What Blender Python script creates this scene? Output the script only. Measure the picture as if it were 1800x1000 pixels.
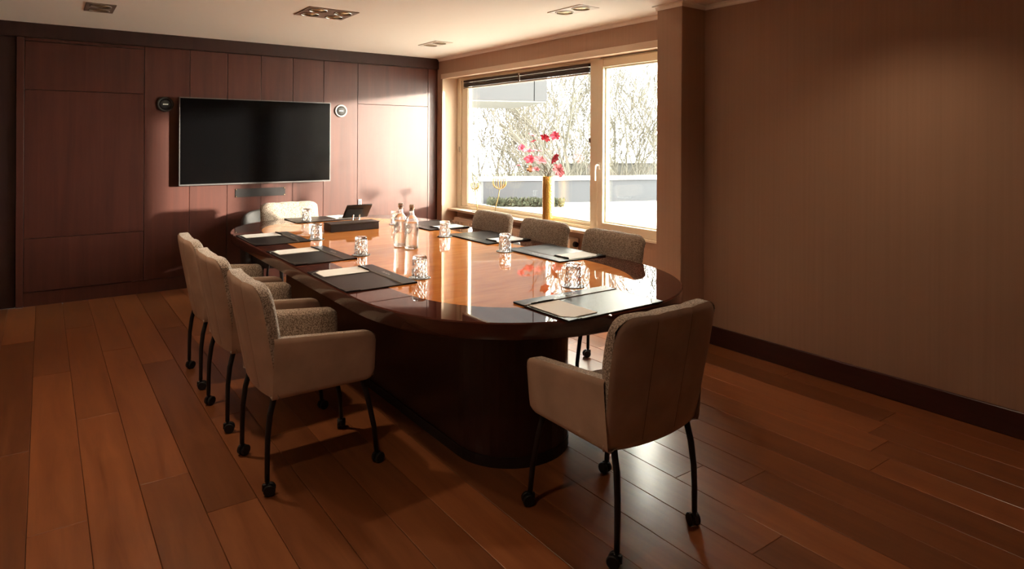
import bpy, bmesh, math, random
from mathutils import Vector, Matrix
for o in list(bpy.data.objects): bpy.data.objects.remove(o)
S = bpy.context.scene
C = S.collection
PI = math.pi
# ------------------------------------------------------------------ camera
F_PX = 1137.4; YAW = math.radians(35.955); ROLL = math.radians(0.311); CAM_H = 1.5; PCX, PCY = 900., 247.
_f = Vector((math.sin(YAW), math.cos(YAW), 0)); _r = Vector((math.cos(YAW), -math.sin(YAW), 0)); _u = Vector((0, 0, 1))
cr = _r*math.cos(ROLL) + _u*math.sin(ROLL); cu = -_r*math.sin(ROLL) + _u*math.cos(ROLL)
cd = bpy.data.cameras.new('camera'); cam = bpy.data.objects.new('camera', cd); C.objects.link(cam)
m = Matrix((cr, cu, -_f)).transposed().to_4x4(); m.translation = (0, 0, CAM_H); cam.matrix_world = m
cd.sensor_fit = 'HORIZONTAL'; cd.sensor_width = 36; cd.lens = F_PX/1800*36; cd.shift_y = -(500-PCY)/1800
cd.clip_start = .05; cd.clip_end = 400
S.camera = cam
def ray(px, py):
    return cr*((px-PCX)/F_PX) - cu*((py-PCY)/F_PX) + _f
def atd(px, py, d):                      # point on the pixel's ray at forward distance d
    return Vector((0, 0, CAM_H)) + ray(px, py)*d
def onx(px, py, x):
    v = ray(px, py); return Vector((0, 0, CAM_H)) + v*(x/v.x)
# ------------------------------------------------------------------ light
S.view_settings.view_transform = 'Standard'; S.view_settings.look = 'None'; S.view_settings.gamma = 1
S.view_settings.use_curve_mapping = False; S.view_settings.exposure = 2.05
SKY = 6.4; SUN = 4.3
w = bpy.data.worlds.new('sky'); S.world = w; w.use_nodes = True
bg = w.node_tree.nodes['Background']; bg.inputs[0].default_value = (1.0, .95, .87, 1); bg.inputs[1].default_value = SKY
sd = bpy.data.lights.new('sun', 'SUN'); sd.energy = SUN; sd.angle = math.radians(2.6); sd.color = (1, .90, .80)
sun = bpy.data.objects.new('sun', sd); C.objects.link(sun)
sun.rotation_euler = Vector((-.92, 1, -.135)).to_track_quat('-Z', 'Y').to_euler(); sun.location = (8, -6, 6)
pd = bpy.data.lights.new('window_portal', 'AREA'); pd.shape = 'RECTANGLE'; pd.size = 3.6; pd.size_y = 1.62; pd.cycles.is_portal = True
po = bpy.data.objects.new('window_portal', pd); C.objects.link(po); po.location = (4.33, 5.23, 1.47)
po.rotation_euler = Vector((-1, 0, 0)).to_track_quat('-Z', 'Z').to_euler()
# ------------------------------------------------------------------ materials
def mat(name, col, rough=.5, metal=0., coat=0., spec=.5, trans=0., ior=1.45, emit=None, estr=0., sheen=0., coat_rough=.03, coat_ior=1.5):
    M = bpy.data.materials.new(name); M.use_nodes = True; b = M.node_tree.nodes['Principled BSDF']
    b.inputs['Base Color'].default_value = (*col, 1); b.inputs['Roughness'].default_value = rough; b.inputs['Metallic'].default_value = metal
    b.inputs['Coat Weight'].default_value = coat; b.inputs['Coat Roughness'].default_value = coat_rough
    b.inputs['Specular IOR Level'].default_value = spec; b.inputs['Transmission Weight'].default_value = trans; b.inputs['IOR'].default_value = ior
    b.inputs['Sheen Weight'].default_value = sheen; b.inputs['Coat IOR'].default_value = coat_ior
    if emit: b.inputs['Emission Color'].default_value = (*emit, 1); b.inputs['Emission Strength'].default_value = estr
    return M
def N(M, t, **kw):
    n = M.node_tree.nodes.new(t)
    for k, v in kw.items(): setattr(n, k, v)
    return n
def L(M, a, b): M.node_tree.links.new(a, b)
def bsdf(M): return M.node_tree.nodes['Principled BSDF']
def grain(M, c1, c2, scale, coord='pos', rnd=0., bump=0., detail=6., spread=.5, rough_var=0.):
    """streaky wood figure; scale = (x,y,z) frequency; rnd = per-object tone change"""
    g = N(M, 'ShaderNodeNewGeometry'); mp = N(M, 'ShaderNodeMapping'); mp.inputs['Scale'].default_value = scale
    oi = N(M, 'ShaderNodeObjectInfo')
    add = N(M, 'ShaderNodeVectorMath', operation='ADD'); mul = N(M, 'ShaderNodeMath', operation='MULTIPLY'); mul.inputs[1].default_value = 37. if rnd else 0.
    if coord == 'pos': src = g.outputs['Position']
    else: src = N(M, 'ShaderNodeTexCoord').outputs['Object']
    L(M, src, mp.inputs[0]); L(M, oi.outputs['Random'], mul.inputs[0]); L(M, mp.outputs[0], add.inputs[0]); L(M, mul.outputs[0], add.inputs[1])
    nz = N(M, 'ShaderNodeTexNoise'); nz.inputs['Scale'].default_value = 1.; nz.inputs['Detail'].default_value = detail; nz.inputs['Roughness'].default_value = .62; nz.inputs['Distortion'].default_value = .6
    L(M, add.outputs[0], nz.inputs['Vector'])
    rp = N(M, 'ShaderNodeValToRGB'); rp.color_ramp.elements[0].position = .5-spread/2; rp.color_ramp.elements[1].position = .5+spread/2
    rp.color_ramp.elements[0].color = (*c1, 1); rp.color_ramp.elements[1].color = (*c2, 1); L(M, nz.outputs['Fac'], rp.inputs[0])
    out = rp.outputs[0]
    if rnd:
        mr = N(M, 'ShaderNodeMapRange'); mr.inputs[3].default_value = 1-rnd; mr.inputs[4].default_value = 1+rnd; L(M, oi.outputs['Random'], mr.inputs[0])
        hs = N(M, 'ShaderNodeHueSaturation'); L(M, out, hs.inputs['Color']); L(M, mr.outputs[0], hs.inputs['Value']); out = hs.outputs[0]
    L(M, out, bsdf(M).inputs['Base Color'])
    if bump:
        bp = N(M, 'ShaderNodeBump'); bp.inputs['Strength'].default_value = bump; bp.inputs['Distance'].default_value = .002; L(M, nz.outputs['Fac'], bp.inputs['Height']); L(M, bp.outputs[0], bsdf(M).inputs['Normal'])
    if rough_var:
        r0 = bsdf(M).inputs['Roughness'].default_value; mr2 = N(M, 'ShaderNodeMapRange'); mr2.inputs[3].default_value = r0-rough_var; mr2.inputs[4].default_value = r0+rough_var
        L(M, nz.outputs['Fac'], mr2.inputs[0]); L(M, mr2.outputs[0], bsdf(M).inputs['Roughness'])
    return M
M_plank = grain(mat('floor_oak', (.3, .1, .04), .34, coat=.25, coat_rough=.22), (.150, .046, .016), (.335, .118, .041), (16, 1.3, 8), rnd=.34, bump=.12, spread=.75, rough_var=.06)
M_sub = mat('floor_gap', (.03, .012, .006), .9)
M_panel = grain(mat('panel_veneer', (.1, .03, .02), .42, coat=.45, coat_rough=.33, spec=.3), (.048, .0125, .0085), (.108, .031, .0205), (13, 13, .7), rnd=.10, bump=.05, spread=.7)
M_panel_dk = grain(mat('panel_frame_veneer', (.06, .02, .015), .45), (.026, .008, .007), (.05, .016, .013), (13, 13, .8), spread=.7)
M_base = grain(mat('baseboard_wood', (.06, .02, .015), .35), (.045, .012, .010), (.075, .022, .017), (3, 3, 30), spread=.6)
M_tdark = grain(mat('table_mahogany', (.06, .02, .015), .3, coat=1., coat_rough=.012, spec=0., coat_ior=1.33), (.040, .011, .008), (.115, .034, .022), (14, 1.6, 14), spread=.7)
M_tapron = grain(mat('table_apron', (.06, .02, .015), .2, coat=.8, coat_rough=.08), (.050, .015, .012), (.085, .026, .019), (3, 3, 20), spread=.7)
M_tinlay = grain(mat('table_inlay', (.45, .17, .05), .3, coat=1., coat_rough=.012, spec=0., coat_ior=1.33), (.50, .155, .035), (.78, .30, .085), (3.2, 15, 10), spread=.75)
M_ped = grain(mat('table_pedestal', (.05, .016, .012), .3), (.020, .006, .005), (.040, .011, .009), (12, 12, .8), spread=.7)
M_ceil = mat('ceiling_paint', (.90, .83, .77), .9, spec=.2)
M_white = mat('window_paint', (.78, .68, .52), .45)
M_reveal = mat('reveal_paint', (.70, .53, .40), .8)
M_sill = mat('sill_stone', (.66, .53, .40), .4)
def wallpaper(name, c1, c2):
    M = mat(name, c1, .8, spec=.25); g = N(M, 'ShaderNodeNewGeometry'); mp = N(M, 'ShaderNodeMapping'); mp.inputs['Scale'].default_value = (60, 60, .5); L(M, g.outputs['Position'], mp.inputs[0])
    nz = N(M, 'ShaderNodeTexNoise'); nz.inputs['Scale'].default_value = 1; nz.inputs['Detail'].default_value = 5; L(M, mp.outputs[0], nz.inputs['Vector'])
    rp = N(M, 'ShaderNodeValToRGB'); rp.color_ramp.elements[0].position = .3; rp.color_ramp.elements[1].position = .7; rp.color_ramp.elements[0].color = (*c1, 1); rp.color_ramp.elements[1].color = (*c2, 1)
    L(M, nz.outputs['Fac'], rp.inputs[0]); L(M, rp.outputs[0], bsdf(M).inputs['Base Color'])
    bp = N(M, 'ShaderNodeBump'); bp.inputs['Strength'].default_value = .03; bp.inputs['Distance'].default_value = .002; L(M, nz.outputs['Fac'], bp.inputs['Height']); L(M, bp.outputs[0], bsdf(M).inputs['Normal'])
    return M
M_wall = wallpaper('wall_textile', (.40, .248, .172), (.435, .272, .190))
M_wall2 = mat('far_wall_paint', (.55, .42, .33), .85)
def boucle(name, a, b):
    M = mat(name, a, .95, spec=.1, sheen=.25); tc = N(M, 'ShaderNodeTexCoord')
    nz = N(M, 'ShaderNodeTexNoise'); nz.inputs['Scale'].default_value = 170; nz.inputs['Detail'].default_value = 3; L(M, tc.outputs['Object'], nz.inputs['Vector'])
    rp = N(M, 'ShaderNodeValToRGB'); rp.color_ramp.elements[0].position = .40; rp.color_ramp.elements[1].position = .62; rp.color_ramp.elements[0].color = (*a, 1); rp.color_ramp.elements[1].color = (*b, 1)
    L(M, nz.outputs['Fac'], rp.inputs[0]); L(M, rp.outputs[0], bsdf(M).inputs['Base Color'])
    bp = N(M, 'ShaderNodeBump'); bp.inputs['Strength'].default_value = .9; bp.inputs['Distance'].default_value = .004; L(M, nz.outputs['Fac'], bp.inputs['Height']); L(M, bp.outputs[0], bsdf(M).inputs['Normal'])
    return M
M_boucle = boucle('boucle_fabric', (.20, .145, .11), (.60, .49, .40))
def leather(name, c, rough, s=180, st=.15, spec=.4):
    M = mat(name, c, rough, spec=spec); tc = N(M, 'ShaderNodeTexCoord'); nz = N(M, 'ShaderNodeTexNoise'); nz.inputs['Scale'].default_value = 7; nz.inputs['Detail'].default_value = 4; L(M, tc.outputs['Object'], nz.inputs['Vector'])
    rp = N(M, 'ShaderNodeValToRGB'); rp.color_ramp.elements[0].position = .35; rp.color_ramp.elements[1].position = .65
    rp.color_ramp.elements[0].color = (*[x*.9 for x in c], 1); rp.color_ramp.elements[1].color = (*[min(1, x*1.1) for x in c], 1); L(M, nz.outputs['Fac'], rp.inputs[0]); L(M, rp.outputs[0], bsdf(M).inputs['Base Color'])
    n2 = N(M, 'ShaderNodeTexNoise'); n2.inputs['Scale'].default_value = s; L(M, tc.outputs['Object'], n2.inputs['Vector'])
    bp = N(M, 'ShaderNodeBump'); bp.inputs['Strength'].default_value = st; bp.inputs['Distance'].default_value = .001; L(M, n2.outputs['Fac'], bp.inputs['Height']); L(M, bp.outputs[0], bsdf(M).inputs['Normal'])
    return M
M_suede = leather('taupe_leather', (.46, .315, .235), .6)
M_black = mat('black_metal', (.012, .010, .010), .4)
M_rubber = mat('black_plastic', (.012, .011, .012), .45)
M_chrome = mat('chrome', (.7, .68, .65), .2, metal=1.)
M_padl = leather('folder_leather', (.016, .012, .013), .34, 300, .1, .16)
M_padt = leather('folder_strip_leather', (.022, .018, .019), .32, 300, .1, .22)
M_edge = mat('folder_stitch', (.32, .27, .23), .6)
M_silver = mat('silver_foil', (.75, .72, .68), .35, metal=.6)
M_paper = mat('paper', (.93, .91, .88), .8)
M_glass = mat('crystal', (1, 1, 1), .0, trans=1., ior=1.5)
def clearer(M, fac):
    n_ = M.node_tree; o2 = [q for q in n_.nodes if q.type == 'OUTPUT_MATERIAL'][0]; t2 = n_.nodes.new('ShaderNodeBsdfTransparent'); m2 = n_.nodes.new('ShaderNodeMixShader'); m2.inputs[0].default_value = fac
    n_.links.new(bsdf(M).outputs[0], m2.inputs[1]); n_.links.new(t2.outputs[0], m2.inputs[2]); n_.links.new(m2.outputs[0], o2.inputs[0])
clearer(M_glass, .10)
M_water = mat('water', (1, .97, .93), .0, trans=1., ior=1.33)
clearer(M_water, .2)
M_cork = mat('stopper_grey', (.6, .55, .5), .6)
M_logo = mat('logo_grey', (.22, .20, .19), .5)
M_tvf = mat('tv_bezel', (.05, .047, .05), .3, metal=.6)
M_tvs = mat('tv_screen', (.0014, .0012, .0014), .18, spec=.3)
M_spk_rim = mat('speaker_rim', (.40, .36, .33), .5)
M_spk = mat('speaker_grille', (.02, .018, .018), .6)
M_spk_dk = mat('speaker_rim_dark', (.035, .03, .03), .6)
M_plate = mat('plate_grey', (.035, .031, .031), .6, spec=.15)
M_brass = mat('brass', (.75, .55, .28), .3, metal=1.)
M_fixture = mat('fixture_bronze', (.26, .19, .16), .5)
M_fixture_w = mat('fixture_white', (.70, .62, .56), .45)
M_reflect = mat('lamp_reflector', (.85, .66, .40), .25, metal=.6)
M_bulb = mat('lamp_glass', (.9, .85, .75), .2, emit=(1, .72, .42), estr=1.2)
M_blind = grain(mat('blind_slat', (.07, .045, .035), .5), (.05, .033, .028), (.09, .06, .048), (1, 2, 40))
M_rad = mat('radiator_enamel', (.72, .60, .48), .4)
M_gold = mat('gold_leaf', (.50, .29, .07), .40, metal=.7)
def hammered(M, s):
    tc = N(M, 'ShaderNodeTexCoord'); v = N(M, 'ShaderNodeTexVoronoi'); v.inputs['Scale'].default_value = s; L(M, tc.outputs['Object'], v.inputs['Vector'])
    bp = N(M, 'ShaderNodeBump'); bp.inputs['Strength'].default_value = .8; bp.inputs['Distance'].default_value = .004; L(M, v.outputs['Distance'], bp.inputs['Height']); L(M, bp.outputs[0], bsdf(M).inputs['Normal'])
hammered(M_gold, 70)
M_goldw = mat('gold_wire', (.30, .19, .06), .4, metal=.5)
M_pink = mat('petal_pink', (.62, .05, .10), .6); M_pale = mat('petal_pale_pink', (.34, .075, .09), .6); M_stem = mat('flower_stem', (.06, .045, .02), .7); M_leafo = mat('leaf_ochre', (.25, .09, .02), .6)
M_shell = leather('dark_grey_upholstery', (.05, .046, .045), .6)
M_pane = bpy.data.materials.new('window_glass'); M_pane.use_nodes = True
nt = M_pane.node_tree; nt.nodes.clear(); o_ = nt.nodes.new('ShaderNodeOutputMaterial'); mx = nt.nodes.new('ShaderNodeMixShader'); tr = nt.nodes.new('ShaderNodeBsdfTransparent'); gl = nt.nodes.new('ShaderNodeBsdfGlossy')
ge = nt.nodes.new('ShaderNodeNewGeometry'); dt = nt.nodes.new('ShaderNodeVectorMath'); dt.operation = 'DOT_PRODUCT'; nt.links.new(ge.outputs['Normal'], dt.inputs[0]); nt.links.new(ge.outputs['Incoming'], dt.inputs[1])
def mth(op, a, b=0.):
    n_ = nt.nodes.new('ShaderNodeMath'); n_.operation = op
    for i_, q_ in enumerate((a, b)):
        if isinstance(q_, (int, float)): n_.inputs[i_].default_value = q_
        else: nt.links.new(q_, n_.inputs[i_])
    return n_.outputs[0]
refl = mth('ADD', .02, mth('MULTIPLY', .6, mth('POWER', mth('SUBTRACT', 1., mth('ABSOLUTE', dt.outputs['Value'])), 5.)))
gl.inputs['Roughness'].default_value = .0; tr.inputs[0].default_value = (.97, .98, .96, 1)
nt.links.new(refl, mx.inputs[0]); nt.links.new(tr.outputs[0], mx.inputs[1]); nt.links.new(gl.outputs[0], mx.inputs[2]); nt.links.new(mx.outputs[0], o_.inputs[0])
M_bark = mat('bark', (.075, .070, .060), .95); M_terr = mat('roof_gravel', (.55, .53, .50), .95); M_bld = mat('facade_blue_grey', (.019,.020,.025), .7); grain(M_terr, (.14, .15, .15), (.55, .53, .50), (.25, 1.1, 1), spread=.35)
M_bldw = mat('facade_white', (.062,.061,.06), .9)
M_parapet = mat('parapet_grey', (.026,.029,.037), .8); M_cope = mat('coping_white', (.5, .49, .46), .8); M_hedge = mat('hedge_green', (.026,.031,.018), .95); M_earth = mat('grass_ground', (.10, .11, .06), .95)
# ------------------------------------------------------------------ mesh helpers
def link(name, verts, faces, M, parent=None, smooth=False, loc=None, rotz=0., mats=None, fmat=None):
    me = bpy.data.meshes.new(name); me.from_pydata([tuple(v) for v in verts], [], faces); me.validate(); me.update()
    for x in (mats or [M]): me.materials.append(x)
    if fmat: me.polygons.foreach_set('material_index', fmat[:len(me.polygons)])
    bm = bmesh.new(); bm.from_mesh(me); bmesh.ops.recalc_face_normals(bm, faces=bm.faces); bm.to_mesh(me); bm.free()
    if smooth: me.polygons.foreach_set('use_smooth', [True]*len(me.polygons))
    o = bpy.data.objects.new(name, me); C.objects.link(o)
    if parent: o.parent = parent
    if loc is not None: o.location = loc
    o.rotation_euler.z = rotz
    return o
class MB:
    def __init__(s): s.v = []; s.f = []
    def add(s, v, f):
        n = len(s.v); s.v += [tuple(x) for x in v]; s.f += [tuple(i+n for i in q) for q in f]; return s
    def box(s, a, b, c=0.):
        x0, y0, z0 = a; x1, y1, z1 = b
        if c <= 0:
            v = [(x, y, z) for z in (z0, z1) for y in (y0, y1) for x in (x0, x1)]
            return s.add(v, [(0, 1, 3, 2), (4, 5, 7, 6), (0, 1, 5, 4), (2, 3, 7, 6), (0, 2, 6, 4), (1, 3, 7, 5)])
        bm = bmesh.new(); bmesh.ops.create_cube(bm, size=1.)
        for q in bm.verts: q.co = Vector(((x0+x1)/2+q.co.x*(x1-x0), (y0+y1)/2+q.co.y*(y1-y0), (z0+z1)/2+q.co.z*(z1-z0)))
        bmesh.ops.bevel(bm, geom=list(bm.edges), offset=c, segments=2 if c > .004 else 1, affect='EDGES', profile=.5)
        bm.verts.index_update(); v = [tuple(q.co) for q in bm.verts]; f = [[q.index for q in g.verts] for g in bm.faces]; bm.free(); return s.add(v, f)
    def tube(s, pts, rad, n=10, cap=True):
        pts = [Vector(p) for p in pts]; rs = rad if isinstance(rad, (list, tuple)) else [rad]*len(pts); v = []; f = []
        t0 = (pts[1]-pts[0]).normalized(); up = Vector((0, 0, 1)) if abs(t0.z) < .9 else Vector((1, 0, 0)); a = t0.cross(up).normalized()
        for i, p in enumerate(pts):
            t = (pts[min(i+1, len(pts)-1)]-pts[max(i-1, 0)]).normalized(); a = (a-t*a.dot(t)).normalized(); b = t.cross(a)
            for k in range(n): q = 2*PI*k/n; v.append(p+(a*math.cos(q)+b*math.sin(q))*rs[i])
        for i in range(len(pts)-1):
            for k in range(n): f.append((i*n+k, i*n+(k+1) % n, (i+1)*n+(k+1) % n, (i+1)*n+k))
        if cap: f += [tuple(range(n))[::-1], tuple((len(pts)-1)*n+k for k in range(n))]
        return s.add(v, f)
    def lathe(s, prof, n=24, at=(0, 0, 0), axis='z', closed=False):
        v = []; f = []
        for (r, z) in prof:
            for k in range(n):
                q = 2*PI*k/n; c_, s_ = r*math.cos(q), r*math.sin(q)
                p = (c_, s_, z) if axis == 'z' else ((c_, z, s_) if axis == 'y' else (z, c_, s_))
                v.append((p[0]+at[0], p[1]+at[1], p[2]+at[2]))
        m_ = len(prof)
        for i in range(m_-1 if not closed else m_):
            for k in range(n): j = (i+1) % m_; f.append((i*n+k, i*n+(k+1) % n, j*n+(k+1) % n, j*n+k))
        if not closed:
            if prof[0][0] > 1e-6: f.append(tuple(range(n)))
            if prof[-1][0] > 1e-6: f.append(tuple((m_-1)*n+k for k in range(n)))
        return s.add(v, f)
    def prism(s, poly, z0, z1):
        n = len(poly); return s.add([(x, y, z0) for x, y in poly]+[(x, y, z1) for x, y in poly], [tuple(range(n)), tuple(range(n, 2*n))]+[(i, (i+1) % n, n+(i+1) % n, n+i) for i in range(n)])
    def out(s, name, M, parent=None, **k): return link(name, s.v, s.f, M, parent, **k)
def box(name, a, b, M, parent=None, c=0.): return MB().box(a, b, c).out(name, M, parent)
def tag(o, label=None, cat=None, group=None, kind=None):
    if label: o['label'] = label
    if cat: o['category'] = cat
    if group: o['group'] = group
    if kind: o['kind'] = kind
    return o
def thing(name, label, cat, loc=(0, 0, 0), rotz=0., group=None):
    o = bpy.data.objects.new(name, None); C.objects.link(o); o.location = loc; o.rotation_euler = (0, 0, rotz); o.empty_display_size = .1
    return tag(o, label, cat, group)
def struct(o): o['kind'] = 'structure'; return o
def copy_tree(o, parent=None):
    c = o.copy(); C.objects.link(c); c.parent = parent
    for ch in list(o.children): copy_tree(ch, c)
    return c
rng = random.Random(7)
# ------------------------------------------------------------------ room shell
XW, YB, CZ = 4.03, 7.16, 2.52            # right wall, panelled wall, ceiling
X0, Y0 = -2.3, -2.2
floor = struct(box('floor', (X0, Y0, -.06), (4.34, YB+.14, -.012), M_sub))
box('niche_plank', (XW+.001, 3.33, -.014), (4.245, 7.03, 0), M_plank, floor)
PW = .1945; xs0 = .151
joint = {-2: [3.865], -1: [5.04, 3.03], 0: [4.135], 1: [5.366, 3.205], 2: [4.917, 2.815], 3: [5.75, 3.75], 10: [1.387], 12: [1.707], 15: [1.43], 18: [1.653]}
for k in range(-13, 20):
    xa = xs0+PW*k; xb = xa+PW
    xa = max(xa, X0); xb = min(xb, XW-.001)
    if xb-xa < .02: continue
    js = list(joint.get(k, [rng.uniform(2.2, 4.2)]))
    while max(js) < YB+.03-2.6: js.append(max(js)+rng.uniform(1.9, 2.2))
    while min(js) > Y0+2.6: js.append(min(js)-rng.uniform(1.9, 2.2))
    ys = [Y0]+sorted(js)+[YB+.03]
    for a, b in zip(ys, ys[1:]):
        g = .0010; c = .0018; x0_, x1_, y0_, y1_ = xa+g, xb-g, a+g, b-g
        v = [(x0_, y0_, -.014), (x1_, y0_, -.014), (x1_, y1_, -.014), (x0_, y1_, -.014), (x0_, y0_, -c*.6), (x1_, y0_, -c*.6), (x1_, y1_, -c*.6), (x0_, y1_, -c*.6),
             (x0_+c, y0_+c, 0), (x1_-c, y0_+c, 0), (x1_-c, y1_-c, 0), (x0_+c, y1_-c, 0)]
        f = [(0, 1, 5, 4), (1, 2, 6, 5), (2, 3, 7, 6), (3, 0, 4, 7), (4, 5, 9, 8), (5, 6, 10, 9), (6, 7, 11, 10), (7, 4, 8, 11), (8, 9, 10, 11)]
        link('plank', v, f, M_plank, floor)
# ceiling with openings for the recessed lights
LIGHTS = [(.26, 5.79, .195, .385, 2), (1.65, 4.92, .40, .39, 4), (3.24, 3.61, .195, .39, 2), (3.26, 5.83, .20, .39, 2), (.26, 3.60, .195, .385, 2), (.26, 1.40, .195, .385, 2), (1.65, 2.55, .40, .39, 4), (3.24, 1.40, .195, .39, 2)]
LAMP_W = 19.
xs = sorted({X0, XW+.1}|{q for l in LIGHTS for q in (l[0]+.008, l[0]+l[2]-.008)}); ys = sorted({Y0, YB+.14}|{q for l in LIGHTS for q in (l[1]+.008, l[1]+l[3]-.008)})
mb = MB()
for xa, xb in zip(xs, xs[1:]):
    for ya, yb in zip(ys, ys[1:]):
        mx_, my_ = (xa+xb)/2, (ya+yb)/2
        if any(l[0] < mx_ < l[0]+l[2] and l[1] < my_ < l[1]+l[3] for l in LIGHTS): continue
        mb.add([(xa, ya, CZ), (xb, ya, CZ), (xb, yb, CZ), (xa, yb, CZ)], [(0, 1, 2, 3)])
ceil = mb.out('ceiling', M_ceil); struct(ceil)
struct(box('ceiling_slab', (X0-.1, Y0-.1, CZ+.16), (XW+.35, YB+.3, CZ+.3), M_ceil))
# panelled back wall
wb = struct(box('wall_back', (X0, YB+.05, 0), (XW+.1, YB+.14, CZ), M_panel_dk))
G = .0021
def panel(name, xa, xb, za, zb, M=M_panel, y=YB, d=.045): return box(name, (xa+G, y, za+G), (xb-G, y+d, zb-G), M, wb, .0012)
ZB, ZT = .128, 2.392
panel('cabinet_door', -.133, .795, 1.93, ZT-.03); panel('cabinet_door', -.133, .795, .604, 1.93); panel('cabinet_door', -.133, .795, ZB, .604)
ed = [.795, 1.195, 1.549, 1.884, 2.221, 2.565, 2.97]
for a, b in zip(ed, ed[1:]): panel('veneer_board', a, b, ZB, ZT)
panel('cabinet_door', 2.97, 3.893, 1.917, ZT); panel('cabinet_door', 2.97, 3.893, ZB, 1.917)
panel('stile', 3.893, XW, 0, ZT); panel('stile', -.19, -.133, 0, ZT, M_panel, YB-.012, .06); panel('rail', -.133, .795, ZT-.03, ZT, M_panel)
panel('side_panel', X0, -.19, 0, ZT, M_panel_dk, YB+.02, .03)
box('cornice', (X0, YB-.03, ZT), (XW, YB+.05, CZ), M_panel_dk, wb, .002)
box('plinth', (-.133, YB+.018, 0), (3.893, YB+.05, ZB-.004), M_panel, wb)
# right wall with the window opening
WY0, WY1, WZ0, WZ1, XF = 3.40, 7.05, .652, 2.292, 4.26
mb = MB(); mb.box((XW, Y0, 0), (4.34, 3.30, CZ)).box((XW, WY1, 0), (4.34, YB+.05, CZ)).box((XW, 3.30, WZ1), (4.34, WY1, CZ)).box((XF-.01, 4.5, 0), (4.34, WY1, WZ0-.02)).box((4.20, 3.30, 0), (4.34, 4.5, WZ0-.075)).box((4.21, 3.30, WZ0-.075), (4.34, 4.5, WZ0)).box((XW, 3.30, WZ0), (4.34, 3.40, WZ1))
struct(mb.out('wall_right', M_wall))
struct(box('wall_pillar', (3.765, 3.09, 0), (XW+.05, 3.325, CZ), M_wall, None, .004))
struct(box('wall_left', (X0-.1, Y0, 0), (X0, YB+.14, CZ), M_wall2)); struct(box('wall_front', (X0, Y0-.1, 0), (XW+.3, Y0, CZ), M_wall2))
struct(box('baseboard_right', (XW-.018, Y0, 0), (XW, 3.09, .137), M_base, None, .004))
bp_ = struct(box('baseboard_pillar', (3.75, 3.075, 0), (XW, 3.09, .137), M_base)); box('return', (3.75, 3.09, 0), (3.765, 3.325, .137), M_base, bp_)
def cove(name, path, d=.028):             # small cornice strip swept along an xy path; room lies to the left of travel
    mb = MB(); prof = [(0, 0), (d, 0), (d, -.006), (d*.45, -.012), (.006, -.026), (.006, -.034), (0, -.034)]; n = len(prof); P = [Vector((*p, 0)) for p in path]; v = []; f = []
    for i, p in enumerate(P):
        t1 = (P[i]-P[i-1]).normalized() if i else (P[1]-P[0]).normalized(); t2 = (P[i+1]-P[i]).normalized() if i < len(P)-1 else t1
        n1 = Vector((-t1.y, t1.x, 0)); n2 = Vector((-t2.y, t2.x, 0)); nn = (n1+n2).normalized(); nn = nn/max(.3, nn.dot(n1))
        v += [p+nn*a+Vector((0, 0, CZ+z)) for a, z in prof]
    for i in range(len(P)-1): f += [(i*n+k, i*n+(k+1) % n, (i+1)*n+(k+1) % n, (i+1)*n+k) for k in range(n)]
    f += [tuple(range(n)), tuple((len(P)-1)*n+k for k in range(n))]
    return struct(mb.add(v, f).out(name, M_ceil))
cove('trim_1', [(XW, Y0), (XW, 3.09), (3.765, 3.09), (3.765, 3.325), (XW, 3.325), (XW, YB-.03)])
# window lining strip under the lintel and reveal lining
lin = struct(box('trim_2', (XW-.006, 3.325, WZ1-.03), (XW+.03, WY1+.02, WZ1+.03), M_reveal, None, .004))
box('reveal_lining', (XW+.001, WY1-.012, .0), (XF+.04, WY1, WZ1), M_reveal, lin); box('soffit_lining', (XW+.03, 3.4, WZ1-.012), (XF+.04, WY1-.012, WZ1), M_reveal, lin)
# ------------------------------------------------------------------ window
def frame_rect(mb, x0, x1, ya, yb, za, zb, wl, wr, wt, wbm, c=.004):
    """ya<yb outer; wl at yb (far) side, wr at ya (near) side"""
    mb.box((x0, ya, za), (x1, ya+wr, zb), c); mb.box((x0, yb-wl, za), (x1, yb, zb), c); mb.box((x0, ya+wr, zb-wt), (x1, yb-wl, zb), c); mb.box((x0, ya+wr, za), (x1, yb-wl, za+wbm), c); return mb
win = struct(frame_rect(MB(), 4.245, 4.335, WY0, WY1-.012, WZ0, WZ1-.012, .09, .08, .035, .03).out('window_1', M_white))
MULa, MULb = 4.43, 4.565
box('mullion', (4.232, MULa, WZ0), (4.335, MULb, WZ1-.012), M_white, win, .005)
frame_rect(MB(), 4.262, 4.325, MULb, 6.948, WZ0+.03, WZ1-.047, .13, .012, .015, .032).out('fixed_frame', M_white, win)
frame_rect(MB(), 4.272, 4.30, MULb+.012, 6.82, .714, 2.23, .012, .012, .012, .012, .003).out('glazing_bead', M_white, win)
box('pane', (4.288, MULb+.012, .714), (4.292, 6.82, 2.23), M_pane, win); box('pane', (4.308, MULb+.012, .714), (4.312, 6.82, 2.23), M_pane, win)
cas = frame_rect(MB(), 4.215, 4.30, 3.42, MULa+.02, WZ0+.004, WZ1-.03, .075, .075, .075, .085, .006).out('casement', M_white, win)
frame_rect(MB(), 4.245, 4.29, 3.495, 4.375, .741, 2.187, .014, .014, .014, .014, .004).out('glazing_bead', M_white, cas)
box('pane', (4.262, 3.495, .741), (4.266, 4.375, 2.187), M_pane, cas); box('pane', (4.282, 3.495, .741), (4.286, 4.375, 2.187), M_pane, cas)
M_hand = mat('handle_white', (.85, .80, .74), .3)
MB().box((4.206, 4.405, 1.235), (4.215, 4.435, 1.30), .003).tube([(4.21, 4.42, 1.275), (4.178, 4.42, 1.275), (4.172, 4.424, 1.268), (4.172, 4.43, 1.21), (4.172, 4.43, 1.13)], .009).out('handle', M_hand, cas, smooth=False)
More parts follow.
